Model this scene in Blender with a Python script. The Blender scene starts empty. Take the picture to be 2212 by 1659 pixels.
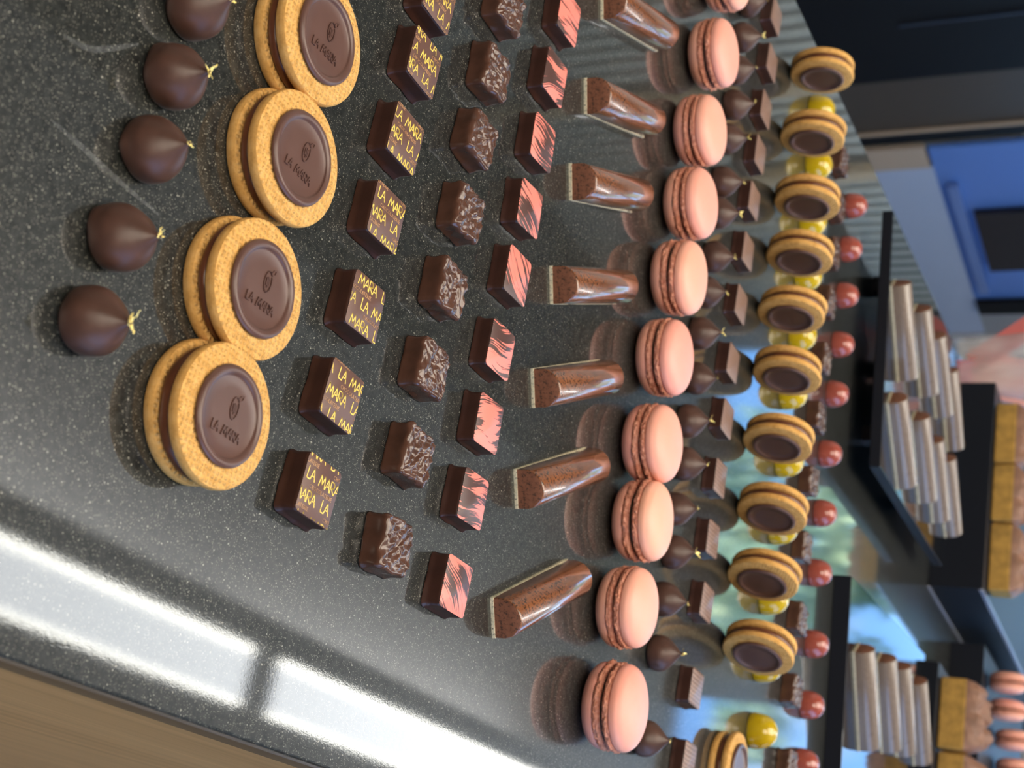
import bpy, math, random
from mathutils import Vector, Matrix, noise
random.seed(7)
SC = bpy.context.scene
COL = SC.collection
PI = math.pi

# ------------------------------------------------------------------ camera, exposure, sky, sun
F_PX = 3000.0
PITCH = math.atan(1527 / F_PX)
YAW = math.radians(24)
cp, sp, cy, sy = math.cos(PITCH), math.sin(PITCH), math.cos(YAW), math.sin(YAW)
FW = Vector((-sy * cp, cy * cp, -sp))
RT = Vector((cy, sy, 0))
UP = Vector((-sy * sp, cy * sp, cp))
cam_d = bpy.data.cameras.new('camera')
cam = bpy.data.objects.new('camera', cam_d)
COL.objects.link(cam)
# the phone is held on its side: picture right is the room's up
m = Matrix((UP, -RT, -FW)).transposed().to_4x4()
m.translation = Vector((0, 0, 0.322))
cam.matrix_world = m
cam_d.sensor_width = 36
cam_d.lens = F_PX / 2212 * 36
cam_d.clip_start = 0.02
cam_d.clip_end = 200
cam_d.dof.use_dof = True
cam_d.dof.focus_distance = 0.60
cam_d.dof.aperture_fstop = 15.5
SC.camera = cam
SC.view_settings.view_transform = 'Standard'
SC.view_settings.look = 'None'
SC.view_settings.gamma = 1
SC.view_settings.use_curve_mapping = False
SC.view_settings.exposure = 0.0

W = bpy.data.worlds.new('sky')
SC.world = W
W.use_nodes = True
nt = W.node_tree
nt.nodes.clear()
o = nt.nodes.new('ShaderNodeOutputWorld')
bg = nt.nodes.new('ShaderNodeBackground')
tc = nt.nodes.new('ShaderNodeTexCoord')
sep = nt.nodes.new('ShaderNodeSeparateXYZ')
rp = nt.nodes.new('ShaderNodeValToRGB')
rp.color_ramp.elements[0].position = 0.0
rp.color_ramp.elements[0].color = (0.34, 0.62, 1.0, 1)
rp.color_ramp.elements[1].position = 0.45
rp.color_ramp.elements[1].color = (0.10, 0.36, 1.0, 1)
nz = nt.nodes.new('ShaderNodeTexNoise')
nz.inputs['Scale'].default_value = 5.0
nz.inputs['Detail'].default_value = 6
cr = nt.nodes.new('ShaderNodeValToRGB')
cr.color_ramp.elements[0].position = 0.55
cr.color_ramp.elements[1].position = 0.75
mx = nt.nodes.new('ShaderNodeMixRGB')
mx.inputs[2].default_value = (0.9, 0.95, 1.0, 1)
nt.links.new(tc.outputs['Generated'], sep.inputs[0])
nt.links.new(sep.outputs['Z'], rp.inputs[0])
nt.links.new(tc.outputs['Generated'], nz.inputs['Vector'])
nt.links.new(nz.outputs['Fac'], cr.inputs[0])
nt.links.new(cr.outputs[0], mx.inputs[0])
nt.links.new(rp.outputs[0], mx.inputs[1])
nt.links.new(mx.outputs[0], bg.inputs['Color'])
bg.inputs['Strength'].default_value = 4.2
nt.links.new(bg.outputs[0], o.inputs[0])

sun_d = bpy.data.lights.new('sun', 'SUN')
sun_d.energy = 20.0
sun_d.angle = 0.02
sun_d.color = (1.0, 0.95, 0.85)
sun = bpy.data.objects.new('sun', sun_d)
COL.objects.link(sun)
sun.rotation_euler = (math.radians(48), 0, math.radians(-28))   # from behind the camera, over the roof

CEIL = 2.35


def portal(name, loc, rot, sx, sz):
    d = bpy.data.lights.new(name, 'AREA')
    d.shape = 'RECTANGLE'
    d.size, d.size_y = sx, sz
    d.cycles.is_portal = True
    ob = bpy.data.objects.new(name, d)
    ob.location = loc
    ob.rotation_euler = rot
    COL.objects.link(ob)


portal('window_portal', (-0.9, 5.98, 0.65), (math.radians(-90), 0, 0), 4.3, 2.6)
portal('window_portal', (2.48, 2.2, 1.05), (math.radians(90), 0, math.radians(90)), 5.2, 1.6)


# ------------------------------------------------------------------ materials
MATS = {}


class N:
    """small node helper"""
    def __init__(s, name):
        s.m = bpy.data.materials.new(name)
        s.m.use_nodes = True
        s.t = s.m.node_tree
        s.b = s.t.nodes['Principled BSDF']
        s.out = s.t.nodes['Material Output']
        MATS[name] = s.m

    def n(s, typ, **kw):
        x = s.t.nodes.new(typ)
        for k, v in kw.items():
            if hasattr(x, k) and not k[0].isupper():
                setattr(x, k, v)
            else:
                x.inputs[k.replace('_', ' ')].default_value = v
        return x

    def l(s, a, b):
        s.t.links.new(a, b)

    def coord(s, out='Object', scale=None, rot=None):
        c = s.n('ShaderNodeTexCoord')
        if scale is None and rot is None:
            return c.outputs[out]
        mp = s.n('ShaderNodeMapping')
        if scale:
            mp.inputs['Scale'].default_value = scale
        if rot:
            mp.inputs['Rotation'].default_value = rot
        s.l(c.outputs[out], mp.inputs[0])
        return mp.outputs[0]

    def ramp(s, src, stops, interp='LINEAR'):
        r = s.n('ShaderNodeValToRGB')
        r.color_ramp.interpolation = interp
        e = r.color_ramp.elements
        while len(e) < len(stops):
            e.new(0.5)
        for i, (p, c) in enumerate(stops):
            e[i].position = p
            if not isinstance(c, tuple):
                c = (c, c, c)
            e[i].color = (*c, 1)
        s.l(src, r.inputs[0])
        return r.outputs[0]

    def noise(s, vec, scale, detail=3, rough=0.5, dist=0):
        x = s.n('ShaderNodeTexNoise')
        x.inputs['Scale'].default_value = scale
        x.inputs['Detail'].default_value = detail
        x.inputs['Roughness'].default_value = rough
        x.inputs['Distortion'].default_value = dist
        if vec:
            s.l(vec, x.inputs['Vector'])
        return x.outputs['Fac']

    def mix(s, fac, a, b, mode='MIX'):
        x = s.n('ShaderNodeMixRGB')
        x.blend_type = mode
        for i, v in ((0, fac), (1, a), (2, b)):
            if isinstance(v, (int, float)):
                x.inputs[i].default_value = v if i == 0 else (v, v, v, 1)
            elif isinstance(v, tuple):
                x.inputs[i].default_value = (*v, 1)
            else:
                s.l(v, x.inputs[i])
        return x.outputs[0]

    def math(s, op, a, b=0.0):
        x = s.n('ShaderNodeMath')
        x.operation = op
        for i, v in ((0, a), (1, b)):
            if isinstance(v, (int, float)):
                x.inputs[i].default_value = v
            else:
                s.l(v, x.inputs[i])
        return x.outputs[0]

    def bump(s, h, strength=0.3, dist=0.0003, prev=None):
        x = s.n('ShaderNodeBump')
        x.inputs['Strength'].default_value = strength
        x.inputs['Distance'].default_value = dist
        s.l(h, x.inputs['Height'])
        if prev:
            s.l(prev, x.inputs['Normal'])
        return x.outputs[0]

    def set(s, color=None, rough=None, metal=None, normal=None, spec=None, coat=None, trans=None, ior=None, emit=None, es=None, sss=None):
        b = s.b.inputs
        def p(k, v):
            if isinstance(v, (int, float)):
                b[k].default_value = v
            elif isinstance(v, tuple):
                b[k].default_value = (*v, 1)
            else:
                s.l(v, b[k])
        if color is not None: p('Base Color', color)
        if rough is not None: p('Roughness', rough)
        if metal is not None: p('Metallic', metal)
        if normal is not None: s.l(normal, b['Normal'])
        if spec is not None: p('Specular IOR Level', spec)
        if coat is not None:
            p('Coat Weight', coat)
            b['Coat Roughness'].default_value = 0.08
        if trans is not None: p('Transmission Weight', trans)
        if ior is not None: p('IOR', ior)
        if emit is not None: p('Emission Color', emit)
        if es is not None: p('Emission Strength', es)
        if sss is not None:
            b['Subsurface Weight'].default_value = sss
            b['Subsurface Radius'].default_value = (1, 0.4, 0.25)
            b['Subsurface Scale'].default_value = 0.002
        return s.m


def simple(name, color, rough=0.5, **kw):
    return N(name).set(color=color, rough=rough, **kw)


# dark speckled stone counter
a = N('speckled_stone')
v = a.coord()
vor = a.n('ShaderNodeTexVoronoi'); vor.inputs['Scale'].default_value = 620; a.l(v, vor.inputs['Vector'])
sepc = a.n('ShaderNodeSeparateColor'); a.l(vor.outputs['Color'], sepc.inputs[0])
rad = a.math('MULTIPLY', a.math('POWER', sepc.outputs[0], 2.2), 0.245)
sp1 = a.math('LESS_THAN', vor.outputs['Distance'], rad)
vor2 = a.n('ShaderNodeTexVoronoi'); vor2.inputs['Scale'].default_value = 1700; a.l(v, vor2.inputs['Vector'])
sepc2 = a.n('ShaderNodeSeparateColor'); a.l(vor2.outputs['Color'], sepc2.inputs[0])
rad2 = a.math('MULTIPLY', a.math('POWER', sepc2.outputs[1], 2.2), 0.46)
sp2 = a.math('LESS_THAN', vor2.outputs['Distance'], rad2)
mott = a.ramp(a.noise(v, 260, 5, 0.7), [(0.35, (0.009, 0.010, 0.010)), (0.7, (0.033, 0.035, 0.033))])
big = a.noise(v, 7, 3)
c1 = a.mix(a.math('MULTIPLY', sp2, 0.6), mott, (0.26, 0.25, 0.21))
c2 = a.mix(a.math('MULTIPLY', sp1, 0.75), c1, (0.34, 0.33, 0.28))
scr = a.noise(a.coord(scale=(900, 26, 1), rot=(0, 0, 0.35)), 1.0, 2, 0.6)
scm = a.ramp(scr, [(0.70, 0.0), (0.78, 1.0)])
scm2 = a.math('MULTIPLY', scm, a.ramp(a.noise(v, 24, 2), [(0.55, 0.0), (0.7, 0.35)]))
c3 = a.mix(scm2, c2, (0.16, 0.16, 0.15))
rg = a.ramp(a.noise(v, 900, 3, 0.7), [(0.3, 0.01), (0.75, 0.05)])
rg2 = a.mix(a.ramp(big, [(0.4, 0.0), (0.7, 0.2)]), rg, 0.12)
hb = a.mix(0.5, a.noise(v, 1500, 2, 0.6), a.noise(v, 500, 2, 0.5))
a.set(color=c3, rough=0.28, spec=0.14, normal=a.bump(hb, 0.10, 0.0003), ior=1.5)
a.b.inputs['Coat Weight'].default_value = 1.0
a.b.inputs['Coat IOR'].default_value = 1.62
a.l(rg2, a.b.inputs['Coat Roughness'])
a.l(a.bump(hb, 0.022, 0.0003), a.b.inputs['Coat Normal'])

# chocolates
def choc(name, col, rough, bs=0.12, bsc=900, bd=0.0002, coat=None, var=0.25, sheen=None):
    a = N(name)
    v = a.coord()
    k = a.noise(v, 90, 4)
    d = tuple(c * (1 - var) for c in col)
    u = tuple(min(1, c * (1 + var)) for c in col)
    a.set(color=a.ramp(k, [(0.3, d), (0.7, u)]), rough=rough, normal=a.bump(a.noise(v, bsc, 3), bs, bd), coat=coat, ior=1.46)
    return a.m

choc('truffle_chocolate', (0.078, 0.037, 0.027), 0.40)
choc('dark_chocolate', (0.046, 0.018, 0.013), 0.34, coat=0.1)
choc('top_chocolate', (0.115, 0.055, 0.042), 0.42, var=0.1, bs=0.05)
choc('glossy_chocolate', (0.085, 0.038, 0.025), 0.24, bs=0.06, bsc=500, bd=0.0002, coat=0.3)
choc('milk_chocolate', (0.10, 0.048, 0.034), 0.34)
choc('seal_chocolate', (0.100, 0.050, 0.040), 0.33, var=0.06, bs=0.04)
choc('caramel_filling', (0.13, 0.042, 0.018), 0.28, coat=0.3)
choc('ganache', (0.045, 0.024, 0.012), 0.5)
choc('brown_cream', (0.24, 0.12, 0.075), 0.5, bs=0.6, bsc=260, bd=0.002)
choc('sponge', (0.46, 0.26, 0.055), 0.75, bs=0.6, bsc=700, bd=0.001)
simple('yellow_print', (0.86, 0.62, 0.12), 0.4)
simple('copper_print', (0.55, 0.30, 0.13), 0.45)
a = N('gold_leaf_foil')
a.set(color=(0.98, 0.82, 0.30), rough=0.35, metal=0.25, normal=a.bump(a.noise(a.coord(), 900, 3), 0.6, 0.0006))

# striped top: chocolate with dry-brushed coral strokes, each piece brushed its own way
a = N('brushed_coral_top')
oi = a.n('ShaderNodeObjectInfo')
tcn = a.n('ShaderNodeTexCoord')
wn = a.n('ShaderNodeTexNoise'); wn.inputs['Scale'].default_value = 28; wn.inputs['Detail'].default_value = 1
off = a.n('ShaderNodeVectorMath'); off.operation = 'MULTIPLY_ADD'
a.l(oi.outputs['Location'], off.inputs[0]); off.inputs[1].default_value = (37, 11, 0); a.l(tcn.outputs['Object'], off.inputs[2])
a.l(off.outputs[0], wn.inputs['Vector'])
wc = a.n('ShaderNodeVectorMath'); wc.operation = 'MULTIPLY_ADD'
a.l(wn.outputs['Color'], wc.inputs[0]); wc.inputs[1].default_value = (0.022, 0.022, 0); a.l(off.outputs[0], wc.inputs[2])
ang = a.math('ADD', a.math('MULTIPLY', oi.outputs['Random'], 1.0), -0.3)
cmb = a.n('ShaderNodeCombineXYZ'); a.l(ang, cmb.inputs[2])
mp = a.n('ShaderNodeVectorRotate'); mp.rotation_type = 'Z_AXIS'
a.l(wc.outputs[0], mp.inputs['Vector']); a.l(ang, mp.inputs['Angle'])
ms = a.n('ShaderNodeMapping'); ms.inputs['Scale'].default_value = (820, 30, 1); a.l(mp.outputs[0], ms.inputs[0])
fine = a.noise(ms.outputs[0], 1.0, 4, 0.62)
ms2 = a.n('ShaderNodeMapping'); ms2.inputs['Scale'].default_value = (95, 34, 1); a.l(mp.outputs[0], ms2.inputs[0])
broad = a.noise(ms2.outputs[0], 1.0, 1, 0.5)
tot = a.math('ADD', a.math('MULTIPLY', fine, 0.66), a.math('MULTIPLY', broad, 0.62))
msk = a.ramp(tot, [(0.632, 0.0), (0.645, 1.0)])
a.set(color=a.mix(msk, (0.078, 0.036, 0.030), (0.84, 0.225, 0.175)), rough=0.36, normal=a.bump(msk, 0.3, 0.0002))

# fine lined praline tops, lightened in colour for the window they reflect
a = N('lined_praline_top')
w = a.n('ShaderNodeTexWave'); w.inputs['Scale'].default_value = 110; w.inputs['Distortion'].default_value = 1.0
a.l(a.coord(rot=(0, 0, 0.0)), w.inputs['Vector'])
a.set(color=a.mix(w.outputs['Fac'], (0.15, 0.085, 0.062), (0.27, 0.165, 0.13)), rough=0.36, normal=a.bump(w.outputs['Fac'], 0.4, 0.0003))

# biscuit with pressed weave
a = N('biscuit')
v = a.coord()
w1 = a.n('ShaderNodeTexWave'); w1.bands_direction = 'X'; w1.inputs['Scale'].default_value = 150; w1.inputs['Distortion'].default_value = 2.5; w1.inputs['Detail Scale'].default_value = 2.0
w2 = a.n('ShaderNodeTexWave'); w2.bands_direction = 'Y'; w2.inputs['Scale'].default_value = 140; w2.inputs['Distortion'].default_value = 2.5
a.l(v, w1.inputs['Vector']); a.l(v, w2.inputs['Vector'])
wv = a.math('MULTIPLY', w1.outputs['Fac'], w2.outputs['Fac'])
nrm = a.n('ShaderNodeSeparateXYZ'); a.l(a.coord('Normal'), nrm.inputs[0])
wv = a.math('MULTIPLY', wv, a.math('GREATER_THAN', nrm.outputs[2], 0.6))
crumb = a.noise(v, 420, 5, 0.7)
bc = a.ramp(a.noise(v, 260, 5, 0.65), [(0.25, (0.48, 0.24, 0.058)), (0.5, (0.69, 0.375, 0.11)), (0.8, (0.77, 0.47, 0.18))])
bc2 = a.mix(a.math('MULTIPLY', wv, 0.35), bc, (0.80, 0.52, 0.20))
n1 = a.bump(wv, 0.8, 0.0012)
a.set(color=bc2, rough=0.8, normal=a.bump(crumb, 0.5, 0.0007, n1), spec=0.25)

# macaron
a = N('macaron_shell')
v = a.coord()
oi = a.n('ShaderNodeObjectInfo')
base = a.mix(oi.outputs['Random'], (0.80, 0.335, 0.27), (0.84, 0.42, 0.29))
a.set(color=a.mix(a.ramp(a.noise(v, 45, 3), [(0.4, 0.0), (0.7, 0.35)]), base, (0.86, 0.44, 0.36)), rough=0.42, normal=a.bump(a.noise(v, 700, 4, 0.6), 0.12, 0.0003), sss=0.12, spec=0.35)
a = N('macaron_foot')
v = a.coord()
a.set(color=a.ramp(a.noise(v, 500, 4), [(0.3, (0.52, 0.17, 0.10)), (0.7, (0.78, 0.36, 0.25))]), rough=0.75, normal=a.bump(a.noise(v, 800, 4, 0.7), 0.8, 0.0009), sss=0.1)

# log bars: brown shell flecked with black
def flecked(name, c0, c1, rough, coat, thr=0.62, sc=1):
    a = N(name)
    v = a.coord()
    f1 = a.ramp(a.noise(v, 620 * sc, 4, 0.75), [(thr, 0.0), (thr + 0.03, 1.0)])
    f2 = a.ramp(a.noise(v, 190 * sc, 3, 0.7), [(0.66, 0.0), (0.69, 1.0)])
    fk = a.math('MAXIMUM', f1, f2)
    cc = a.ramp(a.noise(a.coord(scale=(300, 12, 300)), 1.0, 3), [(0.3, c0), (0.7, c1)])
    a.set(color=a.mix(a.math('MULTIPLY', fk, 0.8), cc, (0.020, 0.011, 0.008)), rough=rough, coat=coat, normal=a.bump(fk, 0.1, 0.0002))
flecked('flecked_log', (0.17, 0.060, 0.024), (0.26, 0.098, 0.042), 0.24, 1.0, 0.535)
flecked('flecked_log_end', (0.20, 0.075, 0.038), (0.27, 0.105, 0.055), 0.6, None, 0.545, 0.8)
flecked('grey_log', (0.17, 0.125, 0.095), (0.24, 0.18, 0.14), 0.26, 0.5, 0.60)
flecked('log_base', (0.72, 0.66, 0.46), (0.88, 0.80, 0.58), 0.6, None, 0.58, 1.6)

simple('yellow_glaze', (0.52, 0.36, 0.008), 0.10, coat=0.5)
simple('red_glaze', (0.34, 0.075, 0.052), 0.12, coat=0.5)
simple('gloss_black', (0.006, 0.007, 0.009), 0.05, ior=1.5)
simple('satin_black', (0.008, 0.009, 0.012), 0.35)
simple('highlight_grey', (0.35, 0.37, 0.45), 0.25)
simple('lamp_frame', (0.045, 0.055, 0.075), 0.5)
simple('frame_grey', (0.30, 0.31, 0.33), 0.45)
simple('ceiling_paint', (0.80, 0.80, 0.79), 0.8)
simple('dim_ceiling_paint', (0.035, 0.036, 0.034), 0.7)
simple('wall_paint', (0.42, 0.42, 0.42), 0.8)
simple('dark_wall', (0.08, 0.075, 0.07), 0.8)
simple('rib_light', (0.88, 0.90, 0.80), 0.6)
simple('rib_gap', (0.03, 0.03, 0.03), 0.7)
simple('oak_strip', (0.95, 0.66, 0.36), 0.5)
simple('black_cabinet', (0.006, 0.007, 0.009), 0.6, spec=0.2)
simple('brown_cabinet', (0.060, 0.048, 0.038), 0.5)
simple('silver_panel', (0.42, 0.50, 0.66), 0.35)
simple('tan_panel', (0.46, 0.36, 0.27), 0.6)
simple('blue_reflection', (0.11, 0.23, 0.60), 0.25)
simple('pale_blue_panel', (0.14, 0.23, 0.50), 0.3)
simple('screen_black', (0.012, 0.010, 0.014), 0.2)
simple('door_line', (0.03, 0.045, 0.08), 0.4)
simple('pink_card', (0.95, 0.50, 0.45), 0.5)
simple('red_card', (0.62, 0.16, 0.15), 0.5)
simple('ribbon_pink', (0.75, 0.12, 0.25), 0.4)
simple('trunk', (0.12, 0.085, 0.06), 0.8)
simple('paving', (0.30, 0.30, 0.28), 0.8)

simple('riser_black', (0.010, 0.012, 0.018), 0.45, spec=0.25)
a = N('wood_side')
v = a.coord(scale=(2, 2, 60))
a.set(color=a.ramp(a.noise(v, 1.5, 4), [(0.3, (0.52, 0.27, 0.085)), (0.7, (0.70, 0.39, 0.14))]), rough=0.5)
a = N('wood_rail')
v = a.coord(scale=(2, 2, 60))
a.set(color=a.ramp(a.noise(v, 1.5, 4), [(0.3, (0.14, 0.075, 0.026)), (0.7, (0.20, 0.115, 0.045))]), rough=0.5)
a = N('floor_tiles')
v = a.coord()
a.set(color=a.ramp(a.noise(v, 4, 4), [(0.3, (0.16, 0.13, 0.10)), (0.7, (0.22, 0.18, 0.14))]), rough=0.4)
a = N('leaves')
oi = a.coord()
a.set(color=a.ramp(a.noise(oi, 2.2, 2), [(0.3, (0.20, 0.38, 0.22)), (0.55, (0.42, 0.58, 0.38)), (0.75, (0.66, 0.68, 0.30))]), rough=0.6)

def glassy(name, fac_min, tint, rough=0.0):
    a = N(name)
    tr = a.n('ShaderNodeBsdfTransparent'); tr.inputs[0].default_value = (*tint, 1)
    gl = a.n('ShaderNodeBsdfGlossy'); gl.inputs['Roughness'].default_value = rough
    fr = a.n('ShaderNodeFresnel'); fr.inputs[0].default_value = 1.45
    mm = a.n('ShaderNodeMixShader')
    a.l(a.math('MAXIMUM', fr.outputs[0], fac_min), mm.inputs[0]); a.l(tr.outputs[0], mm.inputs[1]); a.l(gl.outputs[0], mm.inputs[2])
    a.l(mm.outputs[0], a.out.inputs[0])
glassy('window_glass', 0.0, (0.96, 0.98, 0.97))
a = N('clear_film')
tr = a.n('ShaderNodeBsdfTransparent'); tr.inputs[0].default_value = (0.95, 0.95, 0.96, 1)
mm = a.n('ShaderNodeMixShader')
a.set(color=(0.75, 0.77, 0.80), rough=0.25)
a.l(a.ramp(a.noise(a.coord(scale=(1, 1, 0.3)), 40, 2, 0.5), [(0.35, 0.25), (0.7, 0.55)]), mm.inputs[0]); a.l(tr.outputs[0], mm.inputs[1]); a.l(a.b.outputs[0], mm.inputs[2]); a.l(mm.outputs[0], a.out.inputs[0])
a = N('dried_smear')
tr = a.n('ShaderNodeBsdfTransparent')
mm = a.n('ShaderNodeMixShader')
k = a.ramp(a.noise(a.coord(), 420, 3, 0.7), [(0.3, 0.04), (0.75, 0.30)])
a.set(color=(0.30, 0.32, 0.33), rough=0.6)
a.l(k, mm.inputs[0]); a.l(tr.outputs[0], mm.inputs[1]); a.l(a.b.outputs[0], mm.inputs[2]); a.l(mm.outputs[0], a.out.inputs[0])

def lamp_mat(name, col, s):
    a = N(name)
    a.set(color=(0.8, 0.8, 0.8), emit=col, es=s)
lamp_mat('lamp_panel', (0.93, 0.97, 1.0), 8.5)
lamp_mat('fill_glow', (1.0, 0.88, 0.71), 8.0)
lamp_mat('lamp_edge', (1.0, 0.99, 0.90), 17)
lamp_mat('added_uplight_glow', (1.0, 0.98, 0.94), 14)


# ------------------------------------------------------------------ mesh helpers
def mesh(name, verts, faces, mat, parent=None, smooth=True, mats=None, fm=None, loc=None, rot=None):
    me = bpy.data.meshes.new(name)
    me.from_pydata([tuple(v) for v in verts], [], faces)
    for mm_ in (mats or [mat]):
        me.materials.append(MATS[mm_])
    if fm:
        me.polygons.foreach_set('material_index', fm)
    if smooth is True:
        me.polygons.foreach_set('use_smooth', [True] * len(me.polygons))
    elif smooth == 'auto':
        me.polygons.foreach_set('use_smooth', [True] * len(me.polygons))
    me.update()
    ob = bpy.data.objects.new(name, me)
    COL.objects.link(ob)
    if parent:
        ob.parent = parent
    if loc:
        ob.location = loc
    if rot:
        ob.rotation_euler = rot
    if smooth == 'auto':
        me.set_sharp_from_angle(angle=math.radians(38))
    return ob


def empty(name, label, cat, loc=(0, 0, 0), rot=(0, 0, 0), group=None):
    e = bpy.data.objects.new(name, None)
    COL.objects.link(e)
    e.location = loc
    e.rotation_euler = rot
    e.empty_display_size = 0.01
    return tag(e, label, cat, group)


def tag(e, label, cat, group=None, kind=None):
    if label: e['label'] = label
    if cat: e['category'] = cat
    if group: e['group'] = group
    if kind: e['kind'] = kind
    return e


def struct(ob):
    ob['kind'] = 'structure'
    return ob


def dup(root, label, loc, rot=None, group=None, scale=None):
    r = root.copy(); COL.objects.link(r)
    r.location = loc
    if rot is not None: r.rotation_euler = rot
    if scale: r.scale = (scale,) * 3
    r['label'] = label
    if group: r['group'] = group
    for ch in list(root.children):
        c = ch.copy(); COL.objects.link(c); c.parent = r
        for g in list(ch.children):
            d = g.copy(); COL.objects.link(d); d.parent = c
    return r


class MB:
    def __init__(s): s.v = []; s.f = []; s.m = []
    def add(s, v, f, mi=0):
        n = len(s.v); s.v += [tuple(x) for x in v]
        s.f += [tuple(i + n for i in q) for q in f]; s.m += [mi] * len(f)
        return s
    def box(s, x0, x1, y0, y1, z0, z1, mi=0):
        return s.add([(x0, y0, z0), (x1, y0, z0), (x1, y1, z0), (x0, y1, z0), (x0, y0, z1), (x1, y0, z1), (x1, y1, z1), (x0, y1, z1)],
                     [(0, 3, 2, 1), (4, 5, 6, 7), (0, 1, 5, 4), (1, 2, 6, 5), (2, 3, 7, 6), (3, 0, 4, 7)], mi)
    def prism(s, pts, z0, z1, mi=0, sm=None):
        n = len(pts)
        a_ = sum(pts[i][0] * pts[(i + 1) % n][1] - pts[(i + 1) % n][0] * pts[i][1] for i in range(n))
        if a_ < 0: pts = pts[::-1]
        v = [(p[0], p[1], z0) for p in pts] + [(p[0], p[1], z1) for p in pts]
        f = [tuple(range(n))[::-1], tuple(range(n, 2 * n))] + [(i, (i + 1) % n, (i + 1) % n + n, i + n) for i in range(n)]
        s.add(v, f, mi)
        if sm is not None: s.m[-n:] = [sm] * n
        return s
    def obj(s, name, mats, parent=None, smooth=False, bevel=0, **kw):
        if isinstance(mats, str): mats = [mats]
        ob = mesh(name, s.v, s.f, None, parent, smooth, mats, s.m, **kw)
        if bevel:
            b = ob.modifiers.new('bevel', 'BEVEL'); b.width = bevel; b.segments = 3; b.limit_method = 'ANGLE'
        return ob


def lathe(profile, n=64, fn=None):
    """profile [(r,z)...] bottom to top; fn(r,z,ang)->(r,z)"""
    v, f = [], []
    k = len(profile)
    for i, (r, z) in enumerate(profile):
        for j in range(n):
            t = 2 * PI * j / n
            rr, zz = (fn(r, z, t) if fn else (r, z))
            v.append((rr * math.cos(t), rr * math.sin(t), zz))
    for i in range(k - 1):
        for j in range(n):
            j2 = (j + 1) % n
            f.append((i * n + j, i * n + j2, (i + 1) * n + j2, (i + 1) * n + j))
    f.append(tuple(range(n))[::-1])
    f.append(tuple(range((k - 1) * n, k * n)))
    return v, f


def spline(pts, m_=5):
    out = []
    P = [Vector(p) for p in pts]
    for i in range(len(P) - 1):
        p0, p1, p2, p3 = P[max(i - 1, 0)], P[i], P[i + 1], P[min(i + 2, len(P) - 1)]
        for k in range(m_):
            t = k / m_
            q = 0.5 * ((2 * p1) + (-p0 + p2) * t + (2 * p0 - 5 * p1 + 4 * p2 - p3) * t * t + (-p0 + 3 * p1 - 3 * p2 + p3) * t ** 3)
            out.append((max(q[0], 0), q[1]))
    out.append(tuple(P[-1]))
    return out


def ring_sq(w, r, n=16):
    """rounded square outline half-size w, corner radius r; 4n points"""
    out = []
    for c, (sx, sy_) in enumerate(((1, 1), (-1, 1), (-1, -1), (1, -1))):
        cx, cy_ = sx * (w - r), sy_ * (w - r)
        for i in range(n):
            # half of the points go round the corner, the others along the next side
            if i < n // 2:
                t = PI / 2 * c + PI / 2 * i / (n // 2)
                out.append((cx + r * math.cos(t), cy_ + r * math.sin(t)))
            else:
                k = (i - n // 2) / (n - n // 2)
                t = PI / 2 * (c + 1)
                ax, ay = cx + r * math.cos(t), cy_ + r * math.sin(t)
                s2 = ((-1, 1), (-1, -1), (1, -1), (1, 1))[c]
                bx, by = s2[0] * (w - r) + r * math.cos(t), s2[1] * (w - r) + r * math.sin(t)
                out.append((ax + (bx - ax) * k, ay + (by - ay) * k))
    return out


def loft(layers, n=16, fn=None, top_rings=0, topfn=None):
    """layers [(half, radius, z)]"""
    v, f = [], []
    N4 = 4 * n
    for (w, r, z) in layers:
        for (x, y) in ring_sq(w, r, n):
            p = (x, y, z)
            v.append(fn(*p) if fn else p)
    k = len(layers)
    if top_rings:
        w, r, z = layers[-1]
        base = ring_sq(w, r, n)
        for i in range(1, top_rings):
            s_ = 1 - i / top_rings
            for (x, y) in base:
                p = (x * s_, y * s_, z)
                v.append(topfn(*p) if topfn else p)
        k += top_rings - 1
    for i in range(k - 1):
        for j in range(N4):
            j2 = (j + 1) % N4
            f.append((i * N4 + j, i * N4 + j2, (i + 1) * N4 + j2, (i + 1) * N4 + j))
    f.append(tuple(range(N4))[::-1])
    if top_rings:
        v.append(topfn(0, 0, layers[-1][2]) if topfn else (0, 0, layers[-1][2]))
        c = len(v) - 1
        f += [((k - 1) * N4 + j, (k - 1) * N4 + (j + 1) % N4, c) for j in range(N4)]
    else:
        f.append(tuple(range((k - 1) * N4, k * N4)))
    return v, f


def clip_poly(poly, w):
    for ax, sg in ((0, 1), (0, -1), (1, 1), (1, -1)):
        out = []
        for i in range(len(poly)):
            p, q = poly[i], poly[(i + 1) % len(poly)]
            a_, b_ = w - sg * p[ax], w - sg * q[ax]
            if a_ >= 0: out.append(p)
            if (a_ >= 0) != (b_ >= 0):
                t = a_ / (a_ - b_)
                out.append((p[0] + (q[0] - p[0]) * t, p[1] + (q[1] - p[1]) * t))
        poly = out
        if len(poly) < 3: return None
    return poly


def arc(cx, cy_, rx, ry, a0, a1, n=10):
    return [(cx + rx * math.cos(math.radians(a0 + (a1 - a0) * i / n)), cy_ + ry * math.sin(math.radians(a0 + (a1 - a0) * i / n))) for i in range(n + 1)]


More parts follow.
